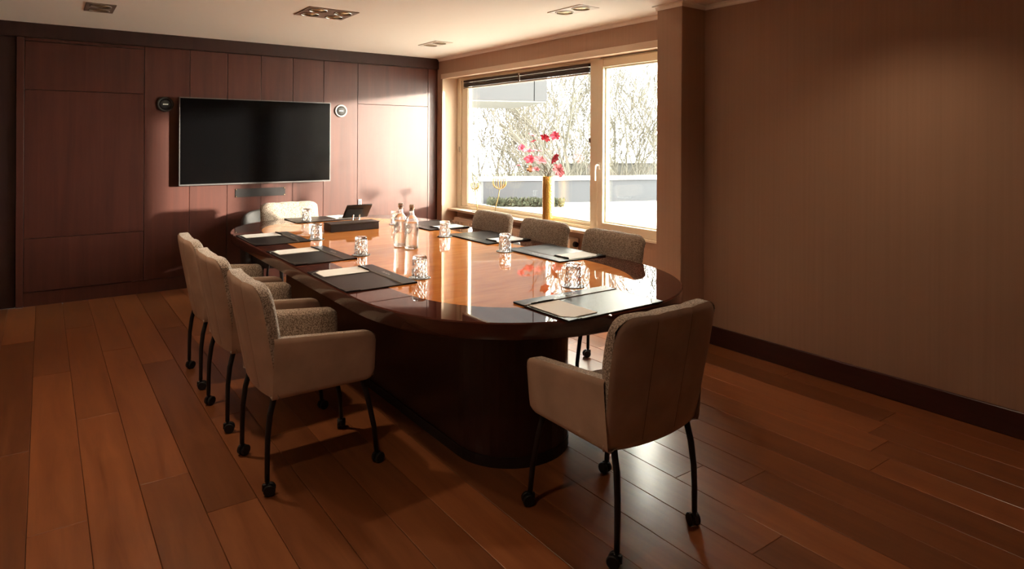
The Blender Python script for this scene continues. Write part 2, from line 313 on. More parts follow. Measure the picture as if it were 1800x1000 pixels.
MB().box((4.222, 4.552, 1.48), (4.236, 4.572, 1.53), .003).out('latch', M_chrome, win)
MB().box((4.23, 6.955, 1.35), (4.246, 6.975, 1.42), .003).out('latch', M_chrome, win)
box('window_sill', (4.112, 4.49, WZ0-.028), (4.26, WY1-.012, WZ0), M_sill, win, .004)
box('sill_strip', (4.195, 3.325, WZ0-.018), (4.25, 4.49, WZ0+.003), M_white, win, .003)
# blind, raised
bl = thing('venetian_blind', 'dark brown slatted blind drawn up at the top of the wide window pane', 'blind', (4.245, 5.69, 2.19))
yb0, yb1 = 4.585-5.69, 6.86-5.69
box('head_rail', (-.02, yb0, .025), (.018, yb1, .050), M_blind, bl, .002)
for i in range(6): box('slat', (-.021, yb0+.004, .018-i*.0085-.006), (.019, yb1-.004, .018-i*.0085), M_blind, bl)
box('bottom_rail', (-.022, yb0+.002, -.052), (.018, yb1-.002, -.038), mat('blind_rail', (.30, .22, .16), .4), bl, .002)
MB().box((-.030, -.012, -.045), (-.0215, .012, .045), .002).tube([(-.026, .006, .03), (-.026, .006, -.05)], .003).out('bracket', M_chrome, bl)
# radiator under the sill
rd = thing('radiator', 'cream panel radiator set in the niche below the window sill', 'radiator', (4.17, 5.8, .1))
box('front_panel', (-.055, -1.08, 0), (-.035, 1.08, .44), M_rad, rd, .006); box('rear_panel', (.035, -1.08, 0), (.055, 1.08, .44), M_rad, rd, .006)
box('top_grille', (-.05, -1.08, .44), (.05, 1.08, .455), M_rad, rd, .004)
for s in (-1, 1): box('side_cover', (-.055, s*1.08-.006, 0), (.055, s*1.08+.006, .452), M_rad, rd, .003)
for i in range(36): box('rib', (-.064, -1.04+i*.0594-.014, .03), (-.0545, -1.04+i*.0594+.014, .41), M_rad, rd, .003)
MB().lathe([(0, -.03), (.024, -.03), (.027, -.022), (.027, 0), (.012, .006), (.012, .01)], 18, (0, -1.093, .40), 'y').out('thermostat_knob', M_black, rd, smooth=False)
MB().tube([(0, 1.086, .39), (0, 1.20, .39)], .012).lathe([(0, 1.10), (.022, 1.10), (.022, 1.16), (0, 1.16)], 14, (0, 0, .39), 'y').out('valve', M_rad, rd)
for y in (-.9, .9): box('foot', (-.03, y-.02, -.10), (.03, y+.02, 0), M_rad, rd)
# ------------------------------------------------------------------ ceiling lights
def ceiling_light(x, y, wx, wy, n, label, Mf, watt=0.):
    t = thing('ceiling_light', label, 'ceiling light', (x+wx/2, y+wy/2, CZ), 0, 'recessed ceiling lights'); nx = 2 if n == 4 else 1; ny = 2
    cw, ch = wx/nx, wy/ny; K = 32; mb = MB()
    for i in range(nx):
        for j in range(ny):
            cx_, cy_ = (i-(nx-1)/2)*cw, (j-(ny-1)/2)*ch; R = min(cw, ch)*.37; v = []; f = []
            for k in range(K):
                q = 2*PI*(k+.5)/K; c_, s_ = math.cos(q), math.sin(q); e = 1/max(abs(c_)/(cw/2), abs(s_)/(ch/2))
                v += [(cx_+R*c_, cy_+R*s_, -.006), (cx_+e*c_, cy_+e*s_, -.006)]
            for sx in (-1, 1):
                for sy in (-1, 1): v.append((cx_+sx*cw/2, cy_+sy*ch/2, -.006))
            for k in range(K): a, b = 2*k, 2*((k+1) % K); f.append((a, a+1, b+1, b))
            # square corners
            for ci, ang in ((3, PI/4), (1, 3*PI/4), (0, 5*PI/4), (2, 7*PI/4)):
                k = int(ang/(2*PI)*K); f.append((2*((k-1) % K)+1, 2*K+ci, 2*(k % K)+1))
            mb.add(v, f)
            MB().lathe([(R*1.02, -.006), (R*1.02, -.011), (R*.9, -.011), (R*.9, -.004)], 28, (cx_, cy_, 0), closed=True).out('ring', M_chrome if n == 4 else Mf, t, smooth=True)
            MB().lathe([(R*.95, -.004), (R*.80, .02), (R*.55, .045), (R*.30, .06)], 28, (cx_, cy_, 0)).out('reflector', M_reflect, t, smooth=True)
            MB().lathe([(0, .022), (R*.22, .026), (R*.34, .040), (R*.30, .058), (0, .058)], 20, (cx_, cy_, 0)).out('bulb', M_bulb, t, smooth=True)
    if watt:
        ld = bpy.data.lights.new('spot', 'SPOT'); ld.energy = watt; ld.color = (1, .74, .50); ld.spot_size = math.radians(125); ld.spot_blend = .9; ld.shadow_soft_size = .06; lo = bpy.data.objects.new('spot_lamp', ld); C.objects.link(lo); lo.parent = t; lo.location = (0, 0, -.02)
    mb.box((-wx/2, -wy/2, -.006), (-wx/2+.003, wy/2, .002)).box((wx/2-.003, -wy/2, -.006), (wx/2, wy/2, .002)).box((-wx/2, -wy/2, -.006), (wx/2, -wy/2+.003, .002)).box((-wx/2, wy/2-.003, -.006), (wx/2, wy/2, .002))
    mb.out('frame', Mf, t); box('housing', (-wx/2+.009, -wy/2+.009, .07), (wx/2-.009, wy/2-.009, .12), M_spk, t)
for l, lab, Mf, wt_ in zip(LIGHTS, ['bronze twin recessed spotlight above the left cabinet doors', 'square four-lamp recessed spotlight in the middle of the ceiling', 'pale twin recessed spotlight near the pillar side of the window', 'twin recessed spotlight in the far ceiling corner by the window', 'twin recessed spotlight above the row of armchairs at the left', 'twin recessed spotlight over the empty floor at the left', 'square four-lamp recessed spotlight above the near end of the table', 'twin recessed spotlight beside the plain right wall'], [M_fixture, M_fixture, M_fixture_w, M_fixture_w]*2, [0, 0, 0, 0, LAMP_W, LAMP_W*.5, LAMP_W*.32, LAMP_W*.40]): ceiling_light(*l, lab, Mf, wt_)
# ------------------------------------------------------------------ wall equipment
tvy = YB-.085; k = tvy/YB; fx = lambda x: x*k; fz = lambda z: 1.5+(z-1.5)*k
tx0, tx1, tz0, tz1 = fx(1.100), fx(2.648), fz(1.028), fz(1.917); tcx, tcz = (tx0+tx1)/2, (tz0+tz1)/2
tv = thing('television', 'large black flat television hung on the wood panelled wall', 'television', (tcx, YB, tcz)); hw, hh = (tx1-tx0)/2, (tz1-tz0)/2
box('rear_case', (-hw*.96, -.06, -hh*.95), (hw*.96, -.02, hh*.95), M_tvf, tv, .006); box('wall_mount', (-.2, -.022, -.15), (.2, -.0005, .15), M_black, tv)
box('screen', (-hw+.009, -.0835, -hh+.014), (hw-.009, -.06, hh-.009), M_tvs, tv)
mb = MB()
for a, b in (((-hw, -.085, -hh), (-hw+.009, -.058, hh)), ((hw-.009, -.085, -hh), (hw, -.058, hh)), ((-hw+.009, -.085, hh-.009), (hw-.009, -.058, hh)), ((-hw+.009, -.085, -hh), (hw-.009, -.058, -hh+.014))): mb.box(a, b)
mb.out('bezel', mat('tv_bezel_edge', (.16, .15, .15), .35, metal=.7), tv)
def wall_speaker(x, z, R, label, rim):
    t = thing('wall_speaker', label, 'speaker', (x, YB, z))
    MB().lathe([(R*.86, -.0005), (R, -.0005), (R, -.012), (R*.94, -.018), (R*.78, -.018), (R*.74, -.010)], 36, axis='y').out('rim', rim, t, smooth=True)
    MB().lathe([(0, -.016), (R*.5, -.015), (R*.76, -.010), (R*.76, -.001)], 36, axis='y').out('grille', M_spk, t, smooth=True)
    mb = MB()
    for i in range(4): xa = (i-2)*R*.16; mb.add([(xa+dx+sk, y, zz) for y in (-.0185, -.0155) for (dx, sk, zz) in ((0, 0, -.005), (R*.13, 0, -.005), (R*.13, R*.05, .005), (0, R*.05, .005))], [(0, 1, 2, 3), (4, 5, 6, 7), (0, 1, 5, 4), (1, 2, 6, 5), (2, 3, 7, 6), (3, 0, 4, 7)])
    mb.out('badge', mat('badge_white', (.85, .85, .82), .4), t)
wall_speaker(.975, 1.838, .074, 'round black wall speaker left of the television', M_spk_dk); wall_speaker(2.765, 1.829, .072, 'round wall speaker with pale rim right of the television', M_spk_rim)
pl = thing('wall_plate', 'long dark grey blanking plate screwed below the television', 'wall plate', (1.885, YB, .936)); box('plate', (-.256, -.006, -.044), (.256, -.0005, .044), M_plate, pl, .001)
for sx in (-.248, .248):
    for sz in (-.036, .036): MB().lathe([(0, -.010), (.005, -.009), (.006, -.006)], 12, (sx, 0, sz), 'y').out('screw', M_brass, pl, smooth=True)
so = thing('wall_socket', 'small white socket on the panelling behind the tablet', 'socket', (3.0, YB, .765)); box('plate', (-.019, -.010, -.04), (.019, -.0005, .04), mat('socket_white', (.85, .82, .8), .4), so, .002); box('insert', (-.007, -.0115, -.03), (.007, -.010, .028), M_black, so)
# ------------------------------------------------------------------ table
TX, TY, TZ = 2.10, 4.12, .75
def oval(a, Lh, b, n=2.33, N_=40):
    P = []
    for i in range(N_+1):
        q = PI*i/N_; c_, s_ = math.cos(q), math.sin(q); P.append((a*math.copysign(abs(c_)**(2/n), c_), Lh+b*abs(s_)**(2/n)))
    for i in range(N_+1):
        q = PI+PI*i/N_; c_, s_ = math.cos(q), math.sin(q); P.append((a*math.copysign(abs(c_)**(2/n), c_), -Lh-b*abs(s_)**(2/n)))
    return P
tab = thing('conference_table', 'long oval dark mahogany conference table with glossy inlaid top', 'table', (TX, TY, 0))
O1 = oval(.90, 1.11, 1.0); O1b = oval(.894, 1.11, .994); OI = oval(.672, 1.09, .78); n = len(O1)
v = [(x, y, TZ-.006) for x, y in O1]+[(x, y, TZ-.001) for x, y in O1b]+[(x, y, TZ-.001) for x, y in OI]+[(x, y, TZ-.008) for x, y in OI]
f = []
for r_ in range(3): f += [(r_*n+i, r_*n+(i+1) % n, (r_+1)*n+(i+1) % n, (r_+1)*n+i) for i in range(n)]
link('top_border', v, f, M_tdark, tab)
MB().prism(oval(.6715, 1.09, .7795), TZ-.008, TZ-.001).out('top_inlay', M_tinlay, tab)
v = [(x, y, TZ-.006) for x, y in O1]+[(x, y, .680) for x, y in O1]+[(x, y, .674) for x, y in oval(.892, 1.11, .992)]
f = [(r_*n+i, r_*n+(i+1) % n, (r_+1)*n+(i+1) % n, (r_+1)*n+i) for r_ in range(2) for i in range(n)]+[tuple(2*n+i for i in range(n))]
ap = link('apron', v, f, M_tapron, tab)
for o in tab.children:
    if o.name.startswith(('apron', 'top_border')):
        o.data.polygons.foreach_set('use_smooth', [len(p.vertices) == 4 and abs(p.normal.z) < .5 for p in o.data.polygons])
PX_ = 1.905-TX
def stad(hw, ya, yb, N_=24): return [(PX_+hw*math.cos(q), yb+hw*math.sin(q)) for q in [PI*i/N_ for i in range(N_+1)]]+[(PX_+hw*math.cos(q), ya+hw*math.sin(q)) for q in [PI+PI*i/N_ for i in range(N_+1)]]
MB().prism(stad(.295, 2.64-TY, 5.30-TY), .05, .674).out('pedestal', M_ped, tab); MB().prism(stad(.30, 2.64-TY, 5.30-TY), 0, .05).out('pedestal_foot', mat('pedestal_foot_black', (.015, .008, .008), .4), tab)
# ------------------------------------------------------------------ chairs
def grid_mesh(us, vs, fn): return [fn(u, v) for v in vs for u in us], [(j*len(us)+i, j*len(us)+i+1, (j+1)*len(us)+i+1, (j+1)*len(us)+i) for j in range(len(vs)-1) for i in range(len(us)-1)]
def edge(t, p=7., q=.42): return max(0., 1-abs(t)**p)**q
ease = lambda n_: [-math.cos(PI*i/n_)*.55+.45*(2*i/n_-1) for i in range(n_+1)]
BHW = .268
def back_fn(side):
    def fn(u, v):
        hwz = BHW; x = u*hwz; r = .075; dx = max(0., abs(x)-(hwz-r)); seam = math.exp(-((abs(u)-.345)/.035)**2)
        zt = .892-(r-math.sqrt(max(0., r*r-dx*dx)))-.004*math.exp(-((abs(u)-.345)/.09)**2); zb = .405+.02*(1-abs(u)**2)*0-.012*(1-u*u); vv = (v+1)/2; z = zb+(zt-zb)*vv
        yc = -.222-.082*max(0., (z-.42)/.46)+.028*u*u; eu, ev = edge(u), edge(v, 9); e = eu*ev
        if side < 0: y = yc-.022-(.014+.003*max(0, math.cos(u*1.5*PI)**2))*e+.004*seam*edge(v, 9)*e
        else: y = yc-.022+.078*e-.002*seam*e; x += math.copysign(.012*math.sin(PI*eu)*min(1, max(0, (z-.65)/.06)), u); z += .015*math.sin(PI*ev)*(v > 0)
        return (x*(.93+.07*min(1, max(0, (z-.4)/.3))), y, z)
    return fn
def arm_fn(sx, outer):
    def fn(u, v):
        ya, yb = -.238, .220; y = ya+(yb-ya)*(u+1)/2; r = .045; dy = max(0., y-(yb-r)); cut = r-math.sqrt(max(0., r*r-dy*dy))
        top = .668-.040*((y-ya)/(yb-ya))-cut; bot = .405+cut; z = bot+(top-bot)*(v+1)/2; eu = 1. if u < 0 else edge(u, 12); ev = edge(v, 10); e = eu*ev
        xc = .240+.026*(z-.405)/.28; d = (.009 if outer else -.064)*e; z += 0. if outer else .008*math.sin(PI*ev)*(v > 0); y += 0. if outer else .008*math.sin(PI*eu)*(u > 0)
        return (sx*(xc+d), y, z)
    return fn
def make_chair():
    t = thing('armchair', '', 'chair', group='armchairs around the conference table')
    us = sorted(set(ease(36)+[s*(.345+d) for s in (-1, 1) for d in (-.05, -.025, -.01, .01, .025, .05)])); vs = ease(20)
    V, Fc = grid_mesh(us, vs, back_fn(-1)); b = link('back_shell', V, Fc, M_suede, t, True)
    for s in (-1, 1): MB().tube([Vector(back_fn(-1)(s*.345, q/10))+Vector((0, .0005, 0)) for q in range(-9, 10)], .0014, 6).out('seam', mat('seam_thread', (.10, .06, .04), .8) if 'seam_thread' not in bpy.data.materials else bpy.data.materials['seam_thread'], b)
    V, Fc = grid_mesh(us, vs, back_fn(1)); link('back_cushion', V, Fc, M_boucle, t, True)
    for s in (-1, 1):
        V, Fc = grid_mesh(ease(22), ease(14), arm_fn(s, True)); a = link('arm_shell', V, Fc, M_suede, t, True)
        V, Fc = grid_mesh(ease(22), ease(14), arm_fn(s, False)); link('arm_lining', V, Fc, M_boucle, t, True)
    # seat cushion
    def sup(u, w_): return math.copysign(abs(u)**w_, u)
    V = []; Fc = []; NU, NV = 32, 14
    for j in range(NV+1):
        ph = -PI/2+PI*j/NV
        for i in range(NU): th = 2*PI*i/NU; c_, s_, cp, sp = math.cos(th), math.sin(th), math.cos(ph), math.sin(ph); V.append((.197*sup(c_, .28)*sup(cp, .35), .005+.228*sup(s_, .28)*sup(cp, .35), .448+.058*sup(sp, .5)))
    for j in range(NV):
        for i in range(NU): Fc.append((j*NU+i, j*NU+(i+1) % NU, (j+1)*NU+(i+1) % NU, (j+1)*NU+i))
    link('seat', V, Fc, M_boucle, t, True)
    box('underframe', (-.19, -.22, .398), (.19, .205, .41), M_black, t)
    for sx in (-1, 1):
        for sy in (-1, 1):
            pts = [(.198*sx, -.215, .412), (.203*sx, -.236, .33), (.208*sx, -.246, .24), (.211*sx, -.248, .15), (.212*sx, -.248, .058)] if sy < 0 else [(.198*sx, .175, .412), (.206*sx, .205, .30), (.214*sx, .232, .17), (.218*sx, .243, .058)]
            lg = MB().tube(pts, [.0125, .0125, .0118, .011, .0105][:len(pts)], 12).out('leg', M_black, t, smooth=True)
            x, y = pts[-1][0], pts[-1][1]; a = {(-1, -1): .5, (1, -1): -.35, (-1, 1): 1.2, (1, 1): .2}[(sx, sy)]; ca, sa = math.cos(a), math.sin(a); mb = MB()
            for d in (-.013, .013):
                w_ = MB().lathe([(0, -.008), (.021, -.008), (.0245, -.005), (.0245, .005), (.021, .008), (0, .008)], 18, (d, 0, 0), 'x'); mb.add([(x+p[0]*ca-p[1]*sa-.010*sa, y+p[0]*sa+p[1]*ca+.010*ca, .0245+p[2]) for p in w_.v], w_.f)
            mb.tube([(x, y, .03), (x, y, .066)], .0075, 8); w_ = MB().box((-.006, -.02, .018), (.006, .012, .05), .003); mb.add([(x+p[0]*ca-p[1]*sa, y+p[0]*sa+p[1]*ca, p[2]) for p in w_.v], w_.f)
            mb.out('caster', M_rubber, lg)
    return t
CH = [((1.852, 1.868), 0., 'taupe leather armchair in the foreground at the near end of the table'),
      ((1.02, 3.02), -PI/2, 'taupe armchair nearest the camera in the row at the left'),
      ((1.015, 3.745), -PI/2+.02, 'middle taupe armchair of the row at the left'),
      ((1.025, 4.435), -PI/2-.02, 'taupe armchair at the left nearest the panelled wall'),
      ((2.825, 3.113), PI/2, 'armchair pushed in by the window nearest the pillar'),
      ((2.825, 3.844), PI/2, 'middle armchair by the window pushed in below the gold vase'),
      ((2.825, 4.543), PI/2, 'armchair by the window below the gold seed head ornaments'),
      ((1.935, 6.06), PI, 'sunlit armchair at the far end of the table below the television')]
proto = make_chair()
for i, ((x, y), a, lab) in enumerate(CH):
    o = proto if i == 0 else copy_tree(proto)
    o.location = (x, y, 0); o.rotation_euler = (0, 0, a); o['label'] = lab
# dark grey low seat standing behind the far end
gs = thing('tub_chair', 'dark grey round-backed low chair behind the far left end of the table', 'chair', (1.90, 6.80, 0), PI)
def tub(rad, z0, zt, a0=.05, NT=40):
    V = []
    for i in range(NT+1):
        q = -PI*.5+(-PI*.62+2*PI*.62*i/NT); e = max(0, 1-abs(2*i/NT-1)**2.2)**.5
        for rr, z in ((rad, z0), (rad*1.02, z0+(zt-z0)*.5*max(e, .45)), (rad, z0+(zt-z0)*(.45+.55*e)-.03), (rad*.96, z0+(zt-z0)*(.45+.55*e)-.004), (rad*.88, z0+(zt-z0)*(.45+.55*e)), (rad*.80, z0+(zt-z0)*(.45+.55*e)-.02), (rad*.78, z0)): V.append((rr*math.cos(q), rr*math.sin(q), z))
    return V, [(i*7+k, i*7+(k+1) % 7, (i+1)*7+(k+1) % 7, (i+1)*7+k) for i in range(NT) for k in range(7)]+[tuple(range(7)), tuple(NT*7+k for k in range(7))]
V, Fc = tub(.29, .22, .765); link('backrest', V, Fc, M_shell, gs, True)
MB().lathe([(0, .22), (.22, .22), (.225, .25), (.225, .40), (.20, .43), (0, .435)], 32).out('seat', M_shell, gs, smooth=True)
for a in (45, 135, 225, 315): MB().tube([(.17*math.cos(math.radians(a)), .17*math.sin(math.radians(a)), .23), (.20*math.cos(math.radians(a)), .20*math.sin(math.radians(a)), 0)], [.014, .009], 10).out('leg', M_black, gs, smooth=True)
# ------------------------------------------------------------------ things on the table
def make_pad():
    t = thing('desk_folder', '', 'folder', group='leather desk folders on the table')
    box('board', (-.29, -.195, 0), (.29, .195, .006), M_padl, t, .002)
    s = box('strip', (-.29, .112, .006), (.29, .195, .0085), M_padt, t, .001)
    mb = MB()
    rr = random.Random(3)
    for i in range(6):
        xa = -.05+i*.017; h_ = .014 if i % 3 else .02; mb.box((xa, .146, .0085), (xa+.0035, .146+h_, .0089)); mb.box((xa, .146 if i % 2 else .156, .0085), (xa+.010, .1488 if i % 2 else .1588, .0089))
    mb.out('embossed_mark', M_silver, s)
    mb = MB()
    for ya in (.108, .1135): mb.box((-.288, ya, .006), (.288, ya+.0016, .0090))
    for a, b in (((-.288, -.193, .006), (-.2865, .108, .0066)), ((.2865, -.193, .006), (.288, .108, .0066)), ((-.288, -.193, .006), (.288, -.1915, .0066))): mb.box(a, b)
    mb.out('stitching', M_edge, t)
    for sx in (-1, 1):
        MB().add([(sx*.29, -.195, .0066), (sx*.215, -.195, .0066), (sx*.29, -.12, .0066), (sx*.29, -.195, .0088), (sx*.215, -.195, .0088), (sx*.29, -.12, .0088)], [(0, 1, 2), (3, 4, 5), (0, 1, 4, 3), (1, 2, 5, 4), (2, 0, 3, 5)]).out('corner_holder', M_padl, t)
        MB().tube([(sx*.217, -.193, .0090), (sx*.288, -.122, .0090)], .0011, 6).out('corner_stitch', M_edge, t)
    return t
pad0 = make_pad()
np0 = MB().add([(x, y, z) for z in (.0067, .0095) for x, y in ((-.272, .095), (-.10, .095), (-.10, -.165), (-.235, -.165), (-.272, -.128))], [(0, 1, 2, 3, 4), (5, 6, 7, 8, 9)]+[(i, (i+1) % 5, 5+(i+1) % 5, 5+i) for i in range(5)]).out('notepad', M_paper)
tag(np0, '', 'notepad', 'white notepads on the folders')
pen0 = thing('pen', '', 'pen', group='black pens on the folders'); MB().tube([(-.07, 0, 0), (-.066, 0, 0), (.055, 0, 0), (.068, 0, 0)], [.002, .0045, .0045, .0012], 10).out('barrel', M_black, pen0, smooth=True); box('clip', (-.066, -.001, .0045), (-.028, .001, .006), M_chrome, pen0)
PADS = [((1.40, 3.325), -PI/2, 'nearest the camera along the left edge'), ((1.405, 4.147), -PI/2+.02, 'in the middle of the left edge'), ((1.405, 5.005), -PI/2, 'farthest along the left edge'),
        ((2.13, 5.985), PI, 'at the far end behind the tablet'), ((2.79, 5.015), PI/2, 'on the window side next to the bottles'), ((2.79, 4.157), PI/2, 'in the middle of the window side'), ((2.775, 3.337), PI/2, 'on the window side nearest the pillar'), ((2.05, 2.217), 0., 'at the near end in the foreground')]
for i, ((x, y), a, wh) in enumerate(PADS):
    p = pad0 if i == 0 else copy_tree(pad0); p.location = (x, y, TZ-.001); p.rotation_euler.z = a; p['label'] = 'black leather desk folder '+wh
    q = np0 if i == 0 else copy_tree(np0); q.location = (x, y, TZ-.001); q.rotation_euler.z = a; q['label'] = 'white notepad on the folder '+wh
    if i in (3, 4): q.rotation_euler.z = a+.02
    pe = pen0 if i == 0 else copy_tree(pen0); ang = a+(0.06 if i < 3 else .03)
    off = Matrix.Rotation(a, 3, 'Z') @ Vector((-.19, .1, 0)); pe.location = (x+off.x, y+off.y, TZ-.001+.0136); pe.rotation_euler.z = ang; pe['label'] = 'black pen beside the notepad on the folder '+wh
# cut-glass tumblers, upside down on glass coasters
def make_glass():
    K, R = 28, 8; V = []; Fc = []
    H = .118
    for j in range(R+1):
        z = .002+(H-.010)*j/R; r0 = .0435-.005*j/R
        for k in range(K):
            d = 0.
            if 0 < j < R: d = -.0042 if ((k+j) % 4 == 0 or (k-j) % 4 == 0) else .0004
            V.append((r0+d, 2*PI*k/K, z))
    V = [(r*math.cos(q), r*math.sin(q), z) for r, q, z in V]; o = len(V)
    for j in range(R):
        for k in range(K): Fc.append((j*K+k, j*K+(k+1) % K, (j+1)*K+(k+1) % K, (j+1)*K+k))
    prof = [(.0385-.0025, H-.003), (.030, H), (0, H)]
    rings = [[((r*math.cos(2*PI*k/K)), (r*math.sin(2*PI*k/K)), z) for k in range(K)] for r, z in prof[:2]]
    last = R*K
    for rg in rings:
        s = len(V); V += rg; Fc += [(last+k, last+(k+1) % K, s+(k+1) % K, s+k) for k in range(K)]; last = s
    Fc.append(tuple(last+k for k in range(K)))
    last = 0
    for r, z in ((.0415, .0006), (.0400, .002), (.0375, .05), (.0345, .098), (.028, .103)):
        s = len(V); V += [((r*math.cos(2*PI*k/K)), (r*math.sin(2*PI*k/K)), z) for k in range(K)]; Fc += [(last+k, last+(k+1) % K, s+(k+1) % K, s+k) for k in range(K)]; last = s
    Fc.append(tuple(last+k for k in range(K)))
    return link('tumbler', V, Fc, M_glass)
g0 = make_glass(); tag(g0, '', 'glass', 'upturned cut-glass tumblers')
co0 = MB().lathe([(0, 0), (.058, 0), (.060, .0015), (.060, .003), (.058, .0042), (0, .0042)], 40).out('coaster', mat('coaster_glass', (.75, .86, .80), .02, trans=.9, ior=1.5), smooth=False); tag(co0, '', 'coaster', 'round glass coasters')
GL = [((1.666, 3.148), 'by the folder nearest the camera on the left'), ((1.681, 3.985), 'by the middle folder on the left'), ((1.667, 4.794), 'by the farthest folder on the left edge'), ((1.94, 5.84), 'farthest away by the folder at the far end'),
      ((2.545, 5.266), 'behind the two water bottles'), ((2.543, 4.39), 'on the window side right of the bottles'), ((2.539, 3.575), 'in the middle of the window side'), ((2.22, 2.516), 'at the near end beside the foreground folder')]
for i, ((x, y), wh) in enumerate(GL):
    g = g0 if i == 0 else copy_tree(g0); c = co0 if i == 0 else copy_tree(co0); c.location = (x, y, TZ-.001); g.location = (x, y, TZ-.001+.0042); g.rotation_euler.z = i*.7
    g['label'] = 'upturned cut-glass tumbler '+wh; c['label'] = 'round glass coaster under the tumbler '+wh
def make_bottle(loc, label):
    t = thing('water_bottle', label, 'bottle', loc, .0, 'water bottles'); R = .047
    MB().lathe([(0, .004), (R*.8, 0), (R*.96, .004), (R, .014), (R, .175), (R*.97, .190), (R*.85, .207), (R*.58, .222), (R*.40, .232), (.0165, .245), (.0155, .272), (.0185, .274), (.0185, .282), (.0150, .283), (.0130, .272), (.0135, .245), (R*.36, .230), (R*.80, .204), (R*.92, .18), (R*.93, .018), (R*.85, .010), (0, .010)], 36).out('glass_body', M_glass, t, smooth=True)
    MB().lathe([(0, .0105), (R*.84, .0105), (R*.925, .019), (R*.925, .178), (R*.90, .186), (0, .186)], 36).out('water', M_water, t, smooth=True)
    MB().lathe([(0, .262), (.0122, .262), (.0125, .283), (.0165, .285), (.0170, .300), (.0155, .304), (0, .304)], 20).out('stopper', M_cork, t, smooth=True)
    hp = []
    for i in range(29):
        q = 2*PI*i/28; hx = .0105*16*math.sin(q)**3/16; hz = .0105*(13*math.cos(q)-5*math.cos(2*q)-2*math.cos(3*q)-math.cos(4*q))/16; a = -PI/2-.62+hx/R*-1-.35; hp.append(((R+.0006)*math.cos(a), (R+.0006)*math.sin(a), .158+hz*1.15))
    MB().tube(hp, .0016, 6).out('heart_mark', M_logo, t)
    mb = MB()
    for i in range(9): a0_ = -PI/2-1.15+i*.13; mb.add([((R+.0006)*math.cos(a0_+d), (R+.0006)*math.sin(a0_+d), z) for z in (.022, .028+.003*(i % 2)) for d in (0, .05)], [(0, 1, 3, 2)])
    mb.out('printed_line', M_logo, t)
make_bottle((2.052, 4.165, TZ-.001), 'clear water bottle with grey stopper standing farther back on the table'); make_bottle((2.069, 4.03, TZ-.001), 'clear water bottle with grey stopper nearer the camera')
cb = thing('leather_box', 'low dark brown leather box on the table behind the bottles', 'box', (2.095, 5.165, TZ-.001))
box('body', (-.21, -.082, 0), (.21, .082, .056), leather('box_leather', (.045, .032, .03), .45), cb, .004); box('lid', (-.212, -.084, .0565), (.212, .084, .066), leather('box_lid_leather', (.055, .04, .037), .45), cb, .003)
tb = thing('tablet', 'black touch tablet seen from behind, tilted on a stand behind the leather box', 'tablet', (2.322, 5.652, TZ-.001))
q_ = math.radians(43)
def tilt(p): x, y, z = p; return (x, y*math.cos(q_)-z*math.sin(q_), .040+z*math.cos(q_)+y*math.sin(q_))
for nm, a, b, M, c_ in (('case', (-.121, -.006, 0), (.121, .005, .170), M_black, .003), ('screen', (-.113, .005, .008), (.113, .0056, .162), M_tvs, 0), ('rear_housing', (-.115, -.014, .012), (.045, -.006, .125), M_rubber, .003)):
    mb = MB().box(a, b, c_); mb.v = [tilt(p) for p in mb.v]; mb.out(nm, M, tb)
mb = MB().box((-.10, -.10, 0), (.10, .03, .007), .003); mb.tube([(-.03, -.02, .006), (-.03, -.03, .05), (-.03, -.045, .085)], .008, 10); mb.tube([(.03, -.02, .006), (.03, -.03, .05), (.03, -.045, .085)], .008, 10); mb.out('stand', M_chrome, tb)
# ------------------------------------------------------------------ things on the sill
ZS = WZ0
VX, VY = 4.187, 5.135
vs_ = thing('vase', 'tall gold hammered cylinder vase on the window sill', 'vase', (VX, VY, ZS))
MB().lathe([(0, 0), (.058, 0), (.061, .004), (.0595, .12), (.0605, .25), (.0595, .40), (.061, .485), (.057, .485), (.056, .40), (.056, .02), (0, .015)], 40).out('body', M_gold, vs_, smooth=True)
vtop = Vector((VX, VY, ZS+.47))
def blossom(tip, size, npet, M, seed):
    r = random.Random(seed); mb = MB(); ax = Vector((r.uniform(-.6, .2), r.uniform(-.9, .1), r.uniform(.1, .9))).normalized(); a = ax.orthogonal().normalized(); b = ax.cross(a)
    for i in range(npet):
        q = 2*PI*i/npet+r.uniform(-.2, .2); d = a*math.cos(q)+b*math.sin(q); s = ax.cross(d); l_ = size*r.uniform(.8, 1.15); w_ = l_*.42; V = []
        for (t_, ww, hh2) in ((.05, .12, 0), (.35, .8, .12), (.7, 1., .22), (1., .45, .16)):
            for k in (-1, 0, 1): V.append(tip+d*l_*t_+s*w_*ww*k*.9+ax*l_*(hh2+(.10 if k else 0)))
        mb.add(V, [(j*3+k, j*3+k+1, (j+1)*3+k+1, (j+1)*3+k) for j in range(3) for k in range(2)])
    return mb
FL = [((936, 239), .030, 5, M_pink, 'top left'), ((938, 249), .020, 4, M_pink, 'just under the top left bloom'), ((958, 244), .036, 6, M_pink, 'top middle'), ((977, 240), .034, 6, M_pink, 'top right'), ((916, 260), .028, 5, M_pink, 'far left'), ((929, 267), .042, 7, M_pink, 'left of centre'), ((944, 266), .034, 6, M_pink, 'in the centre'),
      ((931, 281), .040, 7, M_pink, 'low on the left'), ((977, 280), .040, 8, M_pink, 'right of the stems'), ((981, 300), .044, 7, M_pale, 'lowest on the right'), ((948, 283), .042, 6, M_pale, 'low in the centre'), ((942, 299), .036, 5, M_pale, 'lowest in the middle'), ((911, 291), .014, 3, M_pink, 'drooping bud at the outer left')]
